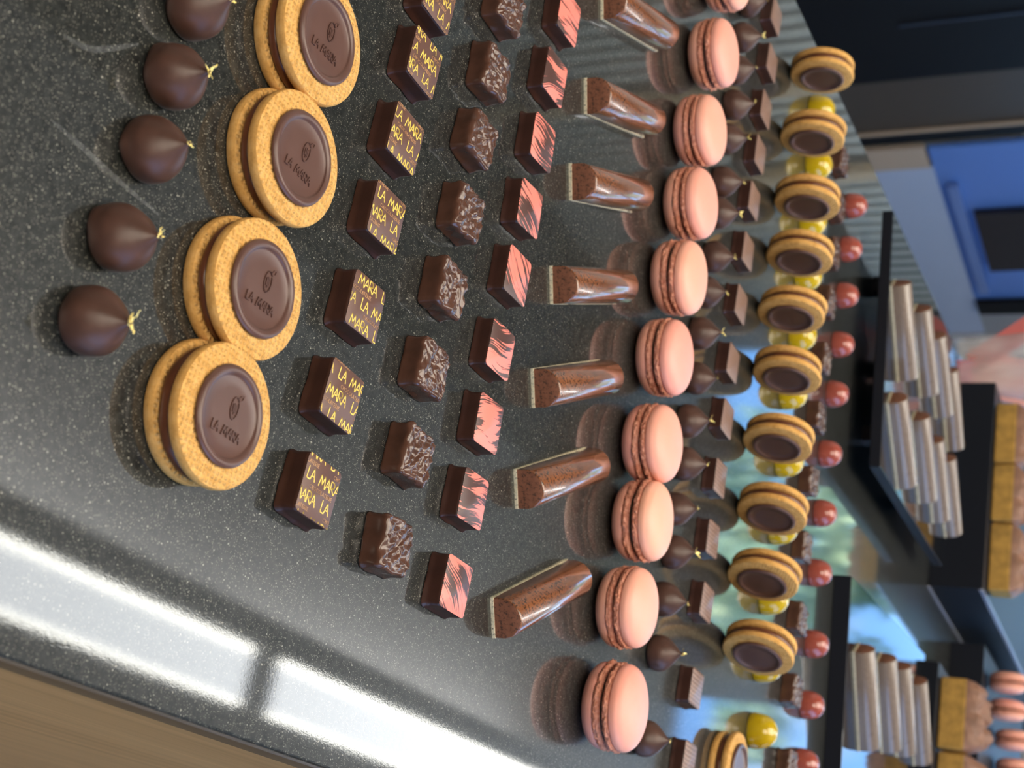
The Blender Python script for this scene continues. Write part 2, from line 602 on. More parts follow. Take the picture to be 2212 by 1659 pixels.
# stroke lettering, unit cap height: (advance, strokes)
GLYPH = {
    'L': (0.50, [[(0.06, 1), (0.0, 0.0), (0.42, 0.0)]]),
    'A': (0.74, [[(0, 0), (0.36, 1), (0.68, 0)], [(0.15, 0.36), (0.56, 0.36)]]),
    'M': (0.98, [[(0, 0), (0.22, 1), (0.48, 0.22), (0.74, 1), (0.92, 0)]]),
    'R': (0.66, [[(0.04, 0), (0.04, 1), (0.34, 1)] + arc(0.34, 0.74, 0.24, 0.26, 90, -90, 6) + [(0.16, 0.48), (0.60, 0)]]),
    'C': (0.86, [arc(0.42, 0.5, 0.40, 0.5, 50, 310, 10)]),
    'H': (0.80, [[(0.06, 0), (0.06, 1)], [(0.64, 0), (0.64, 1)], [(0.06, 0.5), (0.64, 0.5)]]),
    'O': (0.98, [arc(0.46, 0.5, 0.42, 0.5, 0, 360, 14)]),
    'T': (0.68, [[(0.0, 1), (0.60, 1)], [(0.30, 1), (0.30, 0)]]),
    'E': (0.62, [[(0.52, 1), (0.05, 1), (0.05, 0), (0.52, 0)], [(0.05, 0.5), (0.46, 0.5)]]),
    'I': (0.26, [[(0.08, 0), (0.08, 1)]]),
    ' ': (0.50, []),
}


def strokes(text, x, y, h, track=0.0):
    out = []
    for ch in text:
        adv, st = GLYPH[ch]
        for s_ in st:
            out.append([(x + px * h, y + py * h) for px, py in s_])
        x += (adv + track) * h
    return out, x


def ink(lines, wd, z0, z1, clip=None, mb=None, xf=None):
    mb = mb or MB()
    for ln in lines:
        for i in range(len(ln) - 1):
            (x0, y0), (x1, y1) = ln[i], ln[i + 1]
            L = math.hypot(x1 - x0, y1 - y0)
            if L < 1e-7: continue
            dx, dy = (x1 - x0) / L, (y1 - y0) / L
            e = wd * 0.35
            nx, ny = -dy * wd / 2, dx * wd / 2
            q = [(x0 - dx * e + nx, y0 - dy * e + ny), (x0 - dx * e - nx, y0 - dy * e - ny), (x1 + dx * e - nx, y1 + dy * e - ny), (x1 + dx * e + nx, y1 + dy * e + ny)]
            if xf: q = [xf(p) for p in q]
            if clip: q = clip_poly(q, clip)
            if q: mb.prism(q, z0, z1)
    return mb


mm1 = 0.001
ORD = ['topmost', 'second from the top', 'third from the top', 'fourth from the top', 'fifth from the top', 'sixth from the top', 'seventh from the top',
       'eighth from the top', 'ninth from the top', 'tenth from the top', 'eleventh from the top', 'twelfth from the top', 'thirteenth from the top', 'fourteenth from the top',
       'fifteenth from the top', 'sixteenth from the top', 'seventeenth from the top', 'eighteenth from the top']


def ordi(i, n):
    if i == n - 1: return 'lowest'
    if i == n - 2 and n > 4: return 'second from the bottom'
    if i == n - 3 and n > 6: return 'third from the bottom'
    if i == n - 4 and n > 8: return 'fourth from the bottom'
    if i == n - 5 and n > 10: return 'fifth from the bottom'
    if i == n - 6 and n > 12: return 'sixth from the bottom'
    return ORD[i]


# ------------------------------------------------------------------ room shell
struct(MB().box(-3.4, 3.0, -2.6, 6.3, -1.0, -0.9).obj('floor', 'floor_tiles'))
cm = MB()
cm.box(-1.9, 3.0, -2.6, 6.3, CEIL, CEIL + 0.1, 0)
cm.box(-3.4, -1.9, -2.6, 6.3, CEIL, CEIL + 0.1, 1)  # dimness of the left ceiling put into a dark colour
struct(cm.obj('ceiling', ['ceiling_paint', 'dim_ceiling_paint']))
# left wall with upright fluting and two oak strips
wl = MB()
wl.box(-3.4, -3.03, -2.6, 6.3, -0.9, CEIL, 1)
yy = -2.5
while yy < 5.95:
    if not (4.03 < yy + 0.02 < 4.16 or 4.63 < yy + 0.02 < 4.77):
        wl.add([(-3.03, yy, -0.9), (-3.0255, yy + 0.003, -0.9), (-3.024, yy + 0.022, -0.9), (-3.0255, yy + 0.041, -0.9), (-3.03, yy + 0.044, -0.9),
                (-3.03, yy, CEIL), (-3.0255, yy + 0.003, CEIL), (-3.024, yy + 0.022, CEIL), (-3.0255, yy + 0.041, CEIL), (-3.03, yy + 0.044, CEIL)],
               [(0, 5, 6, 1)[::-1], (1, 6, 7, 2)[::-1], (2, 7, 8, 3)[::-1], (3, 8, 9, 4)[::-1]], 0)
    yy += 0.075
struct(wl.obj('wall_left', ['rib_light', 'rib_gap']))
tr_ = MB()
tr_.box(-3.03, -2.985, 4.06, 4.13, -0.9, CEIL)
struct(tr_.obj('trim_1', 'oak_strip'))
struct(MB().box(-3.03, -2.985, 4.665, 4.735, -0.9, CEIL).obj('trim_2', 'oak_strip'))
# far wall with two windows
WZ0, WZ1 = -0.30, 1.93
wb = MB()
wb.box(-3.4, 3.0, 6.0, 6.2, -0.9, WZ0)
wb.box(-3.4, 3.0, 6.0, 6.2, WZ1, CEIL)
wb.box(-3.4, -2.95, 6.0, 6.2, WZ0, WZ1)
wb.box(-1.34, -1.20, 6.0, 6.2, WZ0, WZ1)
wb.box(1.25, 3.0, 6.0, 6.2, WZ0, WZ1)
struct(wb.obj('wall_far', 'wall_paint'))
wr = MB()
wr.box(2.5, 2.7, -2.6, 6.3, -0.9, 0.25)
wr.box(2.5, 2.7, -2.6, 6.3, 1.85, CEIL)
wr.box(2.5, 2.7, -2.6, -0.4, 0.25, 1.85)
wr.box(2.5, 2.7, 4.8, 6.3, 0.25, 1.85)
struct(wr.obj('wall_right', 'wall_paint'))
struct(MB().box(-3.4, 3.0, -2.8, -2.6, -0.9, CEIL).obj('wall_rear', 'dark_wall'))
struct(MB().box(-30, 30, 6.3, 60, -1.15, -1.05).obj('ground', 'paving'))


def window(name, axis, a0, a1, z0, z1, d, mull=()):
    fr = MB()
    t = 0.05
    def bx(u0, u1, w0, w1, mi=0, th=0.06):
        if axis == 'y': fr.box(u0, u1, d, d + th, w0, w1, mi)
        else: fr.box(d, d + th, u0, u1, w0, w1, mi)
    bx(a0, a0 + t, z0, z1); bx(a1 - t, a1, z0, z1); bx(a0 + t, a1 - t, z0, z0 + t); bx(a0 + t, a1 - t, z1 - t, z1)
    for q in mull: bx(q - t / 2, q + t / 2, z0 + t, z1 - t)
    ob = struct(fr.obj(name, 'frame_grey'))
    g = MB()
    if axis == 'y': g.box(a0 + t, a1 - t, d + 0.025, d + 0.031, z0 + t, z1 - t)
    else: g.box(d + 0.025, d + 0.031, a0 + t, a1 - t, z0 + t, z1 - t)
    p = g.obj('pane', 'window_glass', ob)
    return ob


window('window_1', 'y', -2.95, -1.34, WZ0, WZ1, 6.05)
window('window_2', 'y', -1.20, 1.25, WZ0, WZ1, 6.05, (0.0,))
window('window_3', 'x', -0.4, 4.8, 0.25, 1.85, 2.55, (0.9, 2.2, 3.5))

# ceiling lamps: a pair in line above the counter edge
def ceiling_lamp(label, x0, x1, y0, y1):
    L = empty('ceiling_lamp', label, 'ceiling lamp', ((x0 + x1) / 2, (y0 + y1) / 2, CEIL), group='linear ceiling lamps over the counter edge')
    hx, hy = (x1 - x0) / 2, (y1 - y0) / 2
    zb = 2.0 - CEIL
    MB().box(-hx - 0.09, hx + 0.09, -hy - 0.062, hy + 0.062, zb, zb + 0.04).obj('housing', 'lamp_frame', L)
    MB().box(-hx + 0.025, hx - 0.016, -hy, hy, zb - 0.006, zb - 0.0005).obj('diffuser', 'lamp_panel', L)
    MB().box(-hx, -hx + 0.024, -hy, hy, zb - 0.006, zb - 0.0005).obj('light_strip', 'lamp_edge', L)
    MB().box(hx - 0.015, hx, -hy, hy, zb - 0.006, zb - 0.0005).obj('light_strip', 'lamp_edge', L)
    MB().box(-hx - 0.05, hx + 0.05, -hy, hy, zb + 0.0405, zb + 0.046).obj('added_uplight', 'added_uplight_glow', L)  # glowing panel added on top to brighten the ceiling
    for s_ in (-1, 1):
        MB().box(-0.006, 0.006, s_ * hy * 0.8 - 0.006, s_ * hy * 0.8 + 0.006, zb + 0.0465, -0.0005).obj('hanging_rod', 'lamp_frame', L)


ceiling_lamp('white linear ceiling lamp reflected in the counter at the lower left corner', -0.584, -0.420, 1.1, 3.05)
ceiling_lamp('white linear ceiling lamp reflected in the counter below the dark gap', -0.584, -0.420, 3.18, 5.3)


oh = empty('fill_panel', 'large added fill light panel at the ceiling above the counter', 'fill light', (-0.35, 0.75, CEIL))  # unseen panel added to brighten the sweets from above
MB().box(-0.78, 0.78, -0.95, 0.95, -0.02, -0.001).obj('housing', 'frame_grey', oh)
MB().box(-0.72, 0.72, -0.89, 0.89, -0.026, -0.0205).obj('diffuser', 'fill_glow', oh)
dup(oh, 'large added fill light panel at the ceiling behind the camera', (0.25, -1.5, CEIL))  # second unseen panel, added for light from the camera side

# ------------------------------------------------------------------ low cabinets along the left wall (seen past the counter)
def lw(y, z, X=-2.95):
    k = X / -2.7
    return y * k, 0.322 + (z - 0.322) * k


def cabinet(name, label, cat, y0, y1, z0, z1, mat, depth=0.0):
    e = empty(name, label, cat, (-3.0, (y0 + y1) / 2, -0.9))
    return e


def panel(name, parent, X, pts, mat, th=0.02):
    """pts in (y,z) at x=-2.7 scale, extruded in x; local to parent"""
    v = []
    for dx in (0, -th):
        for (y, z) in pts:
            yy_, zz_ = lw(y, z, X)
            v.append((X + dx - parent.location.x, yy_ - parent.location.y, zz_ - parent.location.z))
    n = len(pts)
    f = [tuple(range(n)), tuple(range(n, 2 * n))[::-1]] + [(i, (i + 1) % n, (i + 1) % n + n, i + n)[::-1] for i in range(n)]
    return mesh(name, v, f, mat, parent, False)


bc_ = empty('black_cabinet', 'black low cabinet along the far wall, top right corner of the photo', 'cabinet', (-2.98, 3.0, -0.9))
MB().box(0.0, 0.06, -0.9, 1.0, 0.0, 1.15).obj('body', 'black_cabinet', bc_)
for k in range(3):
    MB().box(0.062, 0.07, 0.1 + k * 0.3, 0.106 + k * 0.3, 0.3, 1.13).obj('door_edge', 'door_line', bc_)
rc_ = empty('brown_cabinet', 'dark brown panelled cabinet between the black cabinet and the tan upright', 'cabinet', (-2.98, 4.25, -0.9))
MB().box(0.0, 0.04, -0.24, 0.14, 0.0, 1.15).obj('body', 'brown_cabinet', rc_)
MB().box(0.042, 0.05, 0.09, 0.15, 0.0, 1.15).obj('door_frame', 'black_cabinet', rc_)
MB().box(0.042, 0.055, 0.075, 0.085, 0.0, 1.15).obj('door_frame', 'tan_panel', rc_)
bb = empty('display_unit', 'glossy display unit with a window-blue reflection painted on, black screen and silver plinth', 'display unit', (-2.98, 5.1, -0.9))
panel('tan_post', bb, -2.93, [(4.09, -0.85), (4.22, -0.85), (4.22, -0.57), (4.09, -0.57)], 'tan_panel')
panel('plinth', bb, -2.93, [(4.22, -0.85), (5.6, -0.85), (5.6, -0.56), (4.22, -0.56)], 'silver_panel')
panel('upper_panel', bb, -2.93, [(4.1, -0.56), (5.26, -0.56), (5.26, 0.1), (4.1, 0.1)], 'blue_reflection')  # blue of a mirrored window put into the panel colour
panel('trim_rail', bb, -2.90, [(4.36, -0.535), (5.18, -0.535), (5.18, -0.50), (4.36, -0.50)], 'pale_blue_panel')
panel('screen', bb, -2.90, [(4.55, -0.47), (4.99, -0.47), (4.99, -0.1), (4.55, -0.1)], 'screen_black')
panel('dark_end', bb, -2.90, [(5.26, -0.56), (5.36, -0.56), (5.36, 0.1), (5.26, 0.1)], 'black_cabinet')
panel('side_panel', bb, -2.93, [(5.36, -0.56), (5.6, -0.56), (5.6, 0.1), (5.36, 0.1)], 'frame_grey')

# ------------------------------------------------------------------ counter
cnt = empty('counter', 'long dark speckled stone counter on a brown wooden body', 'counter', (0, 0, -0.9))
RX = -0.0475
ctop = [(RX - 0.003, -0.6), (RX, 0.2), (RX, 2.70), (-0.935, 2.70), (-0.774, 0.93), (-0.70, 0.15), (-0.66, -0.6)]
MB().prism(ctop, -0.009, 0.0).obj('stone_top', 'speckled_stone', cnt, loc=(0, 0, 0.9), bevel=0.0012)
MB().box(-0.66, RX - 0.001, -0.5, 2.66, -0.030, -0.0095).obj('top_rail', 'wood_rail', cnt, loc=(0, 0, 0.9))
MB().box(-0.62, RX - 0.002, -0.5, 2.64, -0.9, -0.0305).obj('side_body', 'wood_side', cnt, loc=(0, 0, 0.9))

# faint wipe marks and gold crumbs
def ribbon(name, pts, w0, mat, label, cat):
    v, f = [], []
    P = [Vector(p) for p in pts]
    sm = []
    for i in range(len(P) - 1):
        for k in range(6):
            t = k / 6
            p0, p1, p2, p3 = P[max(i - 1, 0)], P[i], P[i + 1], P[min(i + 2, len(P) - 1)]
            sm.append(0.5 * ((2 * p1) + (-p0 + p2) * t + (2 * p0 - 5 * p1 + 4 * p2 - p3) * t * t + (-p0 + 3 * p1 - 3 * p2 + p3) * t ** 3))
    sm.append(P[-1])
    for i, p in enumerate(sm):
        d = (sm[min(i + 1, len(sm) - 1)] - sm[max(i - 1, 0)]).normalized()
        u = i / (len(sm) - 1)
        w_ = w0 * (0.35 + 0.65 * math.sin(PI * u)) / 2
        v += [(p.x - d.y * w_, p.y + d.x * w_, 0.00012), (p.x + d.y * w_, p.y - d.x * w_, 0.00012)]
    for i in range(len(sm) - 1):
        f.append((2 * i, 2 * i + 1, 2 * i + 3, 2 * i + 2))
    return tag(mesh(name, v, f, mat, None, False), label, cat)


ribbon('smear', [(-0.231, 0.251), (-0.234, 0.262), (-0.240, 0.270), (-0.249, 0.280)], 0.0022, 'dried_smear', 'faint curved dried smear on the stone left of the truffles', 'smear')
ribbon('smear', [(-0.204, 0.258), (-0.2035, 0.272), (-0.2025, 0.288), (-0.202, 0.312)], 0.0022, 'dried_smear', 'faint straight dried smear passing under the third truffle from the top', 'smear')
gm = MB()
for k in range(7):
    x, y = -0.2705 + random.uniform(-1, 1) * 0.003, 0.268 + random.uniform(-1, 1) * 0.003
    s_ = random.uniform(0.0003, 0.0008)
    gm.add([(x, y, 0.0001), (x + s_, y + s_ * 0.6, 0.0004), (x + s_ * 0.3, y + s_ * 1.4, 0.0002), (x - s_ * 0.5, y + s_ * 0.7, 0.0006)], [(0, 1, 2, 3)])
tag(gm.obj('gold_crumbs', 'gold_leaf_foil'), 'tiny crumbs of gold leaf on the stone near the upper left truffle', 'gold crumbs', kind='stuff')


# ------------------------------------------------------------------ truffles
def truffle_shell(seed, parent):
    prof = spline([(8.6, 0), (10.3, 0.8), (11.2, 2.8), (11.35, 5.4), (10.9, 8.2), (9.6, 11.0), (7.4, 13.8), (4.9, 16.2), (2.7, 18.2), (1.1, 20.0), (0.45, 21.2), (0.12, 21.8)])
    lean = random.uniform(-PI, PI)
    foot = random.uniform(-PI, PI)
    def fn(r, z, t):
        k = noise.noise(Vector((math.cos(t) * 1.3, math.sin(t) * 1.3, z * 0.10 + seed * 9.1)))
        r = r * (1 + 0.045 * k)
        if z < 4.5:
            d = abs((t - foot + PI) % (2 * PI) - PI)
            r += max(0, 1 - d / 0.75) ** 1.2 * 1.5 * (1 - z / 4.5) + 0.5 * (1 - z / 4.5) * noise.noise(Vector((t * 1.2, seed, 0)))
        return (max(r, 0) * mm1, z * mm1)
    v, f = lathe(prof, 56, fn)
    v = [(x + math.cos(lean) * (z / 0.021) ** 3 * 0.0009, y + math.sin(lean) * (z / 0.021) ** 3 * 0.0009, z) for x, y, z in v]
    return mesh('chocolate_shell', v, f, 'truffle_chocolate', parent), (math.cos(lean) * 0.0009, math.sin(lean) * 0.0009)


def gold_leaf(parent, tip, seed, size=1.0, kind=0):
    rnd = random.Random(seed)
    mb = MB()
    for k in range(3 if kind == 0 else 4):
        a0 = rnd.uniform(0, 2 * PI)
        L = rnd.uniform(2.6, 4.6) * size * mm1 * (1.5 if kind == 1 and k == 0 else 1)
        w_ = rnd.uniform(1.3, 2.2) * size * mm1
        up = rnd.uniform(0.1, 0.9)
        d = Vector((math.cos(a0), math.sin(a0), up)).normalized()
        s_ = Vector((-math.sin(a0), math.cos(a0), rnd.uniform(-0.6, 0.6))).normalized()
        o_ = Vector((tip[0], tip[1], 0.0208)) - d * 0.0005
        vs = []
        n_ = 5
        for i in range(n_ + 1):
            u = i / n_
            ww = w_ * (1 - 0.75 * u) * (0.7 + 0.5 * rnd.random())
            c = o_ + d * L * u + Vector((rnd.uniform(-1, 1), rnd.uniform(-1, 1), rnd.uniform(-1, 1))) * 0.00028
            vs += [c - s_ * ww / 2, c + Vector((0, 0, rnd.uniform(-.4, .4) * mm1)), c + s_ * ww / 2]
        fs = []
        for i in range(n_):
            fs += [(3 * i, 3 * i + 1, 3 * i + 4, 3 * i + 3), (3 * i + 1, 3 * i + 2, 3 * i + 5, 3 * i + 4)]
        mb.add(vs, fs)
    return mb.obj('gold_leaf', 'gold_leaf_foil', parent)


NEAR_T = [(-0.2739, 0.2930), (-0.2456, 0.2937), (-0.2171, 0.2946), (-0.1826, 0.2931), (-0.1526, 0.2929)]
T_EXTRA = ['cut off by the upper edge of the photo', 'with an upright forked gold leaf', 'with a small gold flake and side foot', 'with a pronged gold flake', 'with a long trailing gold leaf']
protos = []
for i, (x, y) in enumerate(NEAR_T):
    e = empty('truffle', 'left column truffle %s, %s of five' % (T_EXTRA[i], ORD[i].split(' ')[0] if i < 4 else 'lowest'), 'truffle', (x, y + 0.001, 0), (0, 0, 0), 'gold tipped truffles at the left of the photo')
    _, tip = truffle_shell(i + 1, e)
    gold_leaf(e, tip, 30 + i, (0.9, 1.0, 0.75, 0.9, 1.0)[i], 1 if i in (1, 4) else 0)
    protos.append(e)
FAR_T = [(-0.6752, 0.8094), (-0.6425, 0.8085), (-0.6114, 0.8059), (-0.5853, 0.8125), (-0.5543, 0.8093), (-0.52, 0.8126), (-0.4952, 0.8143), (-0.4618, 0.8176), (-0.4311, 0.8122),
         (-0.4001, 0.814), (-0.3686, 0.8184), (-0.3362, 0.8161), (-0.3077, 0.8216), (-0.274, 0.8166), (-0.2474, 0.8245), (-0.2148, 0.8217), (-0.181, 0.8264), (-0.1269, 0.8252)]
for i, (x, y) in enumerate(FAR_T):
    dup(protos[i % 5], 'gold tipped chocolate truffle right of the macarons, %s of eighteen' % ordi(i, 18), (x, y, 0), (0, 0, random.uniform(0, 6)), 'gold tipped truffles right of the macarons')

# ------------------------------------------------------------------ biscuit sandwiches with a chocolate seal
def disc(R, h, rd, n=96, seed=0, jag=0.07):
    pr = [(R - rd, 0), (R - rd * 0.3, rd * 0.3), (R, rd), (R, h - rd), (R - rd * 0.3, h - rd * 0.3), (R - rd, h), (R * 0.6, h + 0.05), (R * 0.2, h + 0.05)]
    def fn(r, z, t):
        k = noise.noise(Vector((math.cos(t) * 9, math.sin(t) * 9, seed + z * 1.6))) * jag if r > R * 0.7 else 0
        return ((r + k) * mm1, z * mm1)
    return lathe(pr, n, fn)


def pod_lines():
    L = [arc(0, 0, 1.55, 3.1, 58, 292, 18)]
    L.append(arc(0.1, 0.0, 1.5, 2.9, -62, 38, 10))
    L.append([(0.75, 2.7), (1.6, 3.9), (2.7, 4.4), (2.3, 3.0), (1.2, 2.3), (0.75, 2.7)])
    for dx in (-0.55, 0.05, 0.6):
        L.append([(dx, -1.7 + abs(dx)), (dx - 0.08, 1.3 - abs(dx) * 0.6)])
    return L


def make_cookie(seed, label, loc, rot, group, gap=4.6, shift=(0, 0), tilt=0.0):
    e = empty('sandwich_cookie', label, 'cookie', loc, rot, group)
    v, f = disc(25.9, 4.9, 1.5, seed=seed)
    mesh('biscuit', v, f, 'biscuit', e, 'auto')
    pr = spline([(22.5, 0), (24.0, 0.8), (24.3, gap / 2), (23.9, gap - 0.8), (22.5, gap)], 3)
    v, f = lathe(pr, 72, lambda r, z, t: ((r + 0.5 * noise.noise(Vector((math.cos(t) * 2, math.sin(t) * 2, seed)))) * mm1, z * mm1))
    mesh('filling', v, f, 'caramel_filling', e, loc=(shift[0] * .5, shift[1] * .5, 0.0049))
    v, f = disc(25.9, 4.9, 1.5, seed=seed + 5)
    tp = mesh('biscuit', v, f, 'biscuit', e, 'auto', loc=(shift[0], shift[1], 0.0049 + gap * mm1), rot=(tilt, 0, 0))
    pr = spline([(17.2, 0), (18.0, 0.6), (18.2, 1.3), (17.4, 2.3), (16.3, 2.5), (15.2, 2.1), (14.6, 1.4), (14.2, 1.15)], 4) + [(10, 1.1), (3, 1.1)]
    v, f = lathe(pr, 96, lambda r, z, t: ((r + (0.3 * noise.noise(Vector((math.cos(t) * 1.5, math.sin(t) * 1.5, seed + 3))) if r > 15 else 0)) * mm1, z * mm1))
    sl = mesh('chocolate_seal', v, f, 'seal_chocolate', tp, loc=(0, 0, 0.0049))
    # LA MARA and the cocoa pod in relief; the lettering runs along +y
    h = 3.3 * mm1
    st, xe = strokes('LA MARA', 0, 0, h, 0.03)
    w_ = xe
    xf = lambda p: (-(p[1] - 7.4 * mm1), p[0] - w_ / 2)
    mb = ink(st, 0.46 * mm1, 0.0009, 0.00165, xf=xf)
    pl = [[(x * 1.3 * mm1 + w_ / 2 + 1.2 * mm1, y * 1.32 * mm1 + 7.9 * mm1) for x, y in L] for L in pod_lines()]
    ink(pl, 0.42 * mm1, 0.0009, 0.00155, mb=mb, xf=lambda p: (-(p[1] - 4.4 * mm1), p[0] - w_ / 2))
    mb.obj('relief_lettering', 'seal_chocolate', sl)
    return e


CK = [(-0.3023, 0.3518), (-0.2527, 0.3563), (-0.1967, 0.3552), (-0.1473, 0.3554)]
cproto = []
CX = ['cut off by the upper edge', 'just below the topmost one', 'just above the lowest one', 'nearest the white lamp reflection']
for i, (x, y) in enumerate(CK):
    cproto.append(make_cookie(i * 3 + 1, 'large biscuit sandwich with a stamped chocolate seal, %s' % CX[i], (x, y, 0), (0, 0, (0.06, -0.04, 0.03, 0.0)[i]),
                              'large flat sandwich cookies at the left', (4.6, 4.4, 4.2, 5.4)[i], ((-0.0006, 0.0006), (0.0008, 0.001), (0.0006, 0.0012), (0.0010, 0.0006))[i], (0.0, 0.01, 0.0, -0.01)[i]))
SCK = [(-0.7073, 0.9466), (-0.6447, 0.9451), (-0.5852, 0.9481), (-0.5349, 0.9493), (-0.4844, 0.9483), (-0.434, 0.9508), (-0.3785, 0.9535), (-0.3249, 0.9587), (-0.2738, 0.9608), (-0.2224, 0.9686)]


def stand(x, y, extra, i, roll=0.0):
    """stand a cookie on its edge, seal turned away from the sight line by `extra`"""
    az = math.atan2(-y, -x) + extra        # direction to the camera, turned towards picture bottom
    n_ = Vector((math.cos(az), math.sin(az), 0.0)).normalized()
    rot = Vector((0, 0, 1)).rotation_difference(n_)
    q = rot @ Matrix.Rotation(roll, 4, 'Z').to_quaternion()
    off = n_ * -0.008
    return (x + off.x, y + off.y, 0.0263), q.to_euler()


for i, (x, y) in enumerate(SCK):
    loc, eu = stand(x, y, math.radians(57), i, random.uniform(0, 6))
    dup(cproto[i % 3], 'sealed biscuit sandwich standing on its edge behind the pralines, %s of ten' % ordi(i, 10), loc, eu, 'sandwich cookies standing on edge in a row')
dup(cproto[0], 'biscuit sandwich lying flat at the bottom edge, left of the yellow bonbon', (-0.138, 0.990, 0), (0, 0, 0.2), 'sandwich cookies at the bottom edge of the photo')
loc, eu = stand(-0.126, 1.052, math.radians(86), 3, 0.7)
dup(cproto[1], 'biscuit sandwich seen edge-on at the bottom edge, under the lowest yellow bonbon', loc, eu, 'sandwich cookies at the bottom edge of the photo')


# ------------------------------------------------------------------ printed square chocolates
def sq_body(seed, w=12.6, H=9.6, mat='dark_chocolate', name='chocolate_body', parent=None, foot=0.9):
    def fn(x, y, z):
        t = math.atan2(y, x)
        k = noise.noise(Vector((math.cos(t) * 2.2, math.sin(t) * 2.2, seed * 3.7)))
        k2 = noise.noise(Vector((math.cos(t) * 3.5, math.sin(t) * 3.5, seed * 1.7 + z * 0.25)))
        s_ = 1 + (foot / w) * max(0, (2.2 - z) / 2.2) * (0.35 + 1.0 * k) + 0.012 * k2
        return (x * s_ * mm1, y * s_ * mm1, z * mm1)
    lay = [(w - 0.3, 2.6, 0), (w + 0.35, 2.9, 0.35), (w + 0.35, 2.9, 0.9), (w - 0.1, 2.6, 1.8), (w - 0.35, 2.4, 4), (w - 0.4, 2.2, H - 1.4), (w - 0.5, 2.1, H - 0.5), (w - 0.8, 1.8, H - 0.12), (w - 1.3, 1.4, H)]
    v, f = loft(lay, 16, fn)
    return mesh(name, v, f, mat, parent, 'auto')


QS = [(-0.3790, 0.4250), (-0.3446, 0.4254), (-0.3051, 0.4254), (-0.2664, 0.4258), (-0.2246, 0.4267), (-0.1843, 0.426), (-0.1441, 0.426)]
QM = [None, (-0.3442, 0.4209), (-0.3097, 0.4221), (-0.2712, 0.4245), (-0.2312, 0.4176), (-0.1896, 0.4283), (-0.1459, 0.4244)]
QR = [0, 0, 0, 0.03, 0.03, -0.04, -0.03]
QX = ['at the upper edge of the photo', 'left of a sparse coral brushed square', 'with a chipped upper corner', 'beside the second stamped cookie', 'with two tiny reddish flecks', 'beside the lowest large cookie', 'nearest the lamp reflection']
for i, (x, y) in enumerate(QS):
    e = empty('printed_chocolate', 'square chocolate printed in yellow, %s of seven' % ordi(i, 7), 'chocolate', (x, y, 0), (0, 0, QR[i]), 'printed square chocolates')
    sq_body(i + 1, parent=e)
    wt = 12.0
    v, f = loft([(wt - 0.1, 1.9, 9.5), (wt, 2.0, 9.62), (wt, 2.0, 9.75), (wt - 0.15, 1.9, 9.85)], 12, lambda a_, b_, c_: (a_ * mm1, b_ * mm1, c_ * mm1))
    sheet = mesh('printed_top', v, f, 'top_chocolate', e, 'auto')
    q = QM[i]
    px, py = ((q[0] - x), (q[1] - y)) if q else (0.0004, -0.0045)
    # text frame: u along +y, v along -x ; M of the main row has its foot at (px,py)
    u0, v0 = py, -px
    mb, mc = MB(), MB()
    H_ = 4.7 * mm1
    for r_ in range(-3, 4):
        bu = u0 + (0.0 if r_ % 2 == 0 else -13.4 * mm1)
        bv = v0 - r_ * 8.9 * mm1
        for k in range(-2, 3):
            st, _ = strokes('MARA', bu + k * 27.4 * mm1, bv, H_, 0.0)
            s2, _ = strokes('LA', bu + k * 27.4 * mm1 - 8.6 * mm1, bv, H_, 0.0)
            ink(st + s2, 0.52 * mm1, 0.00980, 0.00992, 11.75 * mm1, mb, xf=lambda p: (-p[1], p[0]))
            st, _ = strokes('CHOCOLATERIE', bu + k * 27.4 * mm1 - 5.2 * mm1, bv - 2.9 * mm1, 1.45 * mm1, 0.24)
            ink(st, 0.24 * mm1, 0.00980, 0.00990, 11.75 * mm1, mc, xf=lambda p: (-p[1], p[0]))
    mb.obj('printed_lettering', 'yellow_print', sheet)
    mc.obj('small_lettering', 'copper_print', sheet)


# ------------------------------------------------------------------ rough crunchy squares
def crunchy(seed, name_e):
    w, H = 11.9, 10.6
    R_ = random.Random(seed)
    ridge = R_.uniform(0, PI)
    so = seed * 5.3
    def hgt(x, y):
        p = Vector((x * 0.26, y * 0.26, so))
        a_ = noise.noise(p) * 1.5
        b_ = abs(noise.noise(Vector((x * 0.42 + 7, y * 0.42, so + 4)))) * 1.2
        # pressed ridges
        u = x * math.cos(ridge) + y * math.sin(ridge)
        c_ = math.sin(u * 1.7 + noise.noise(Vector((x * .2, y * .2, so))) * 3) * 0.3
        return a_ + b_ + c_
    def fn(x, y, z):
        t = math.atan2(y, x)
        k = noise.noise(Vector((x * 0.16, y * 0.16, so + z * 0.09)))
        k2 = noise.noise(Vector((x * 0.45, y * 0.45, so + z * 0.3)))
        s_ = 1 + 0.055 * k + 0.03 * k2 * (z / H) + (0.05 * (1 - z / 2.0) * (0.3 + noise.noise(Vector((x * .15, y * .15, so + 9)))) if z < 2 else 0)
        zz = z + hgt(x, y) * max(0, (z - H * 0.55) / (H * 0.45))
        return (x * s_ * mm1, y * s_ * mm1, max(0, zz) * mm1)
    lay = [(w - 0.2, 2.6, 0), (w + 0.3, 3.0, 0.4), (w + 0.2, 3.0, 1.2), (w, 2.8, 3), (w - 0.1, 2.8, 5), (w, 2.8, 7), (w + 0.1, 2.8, 8.4), (w - 0.1, 2.7, 9.4), (w - 0.6, 2.5, 10.2), (w - 1.2, 2.2, H)]
    v, f = loft(lay, 24, fn, 18, fn)
    return mesh('chocolate_body', v, f, 'glossy_chocolate', name_e)


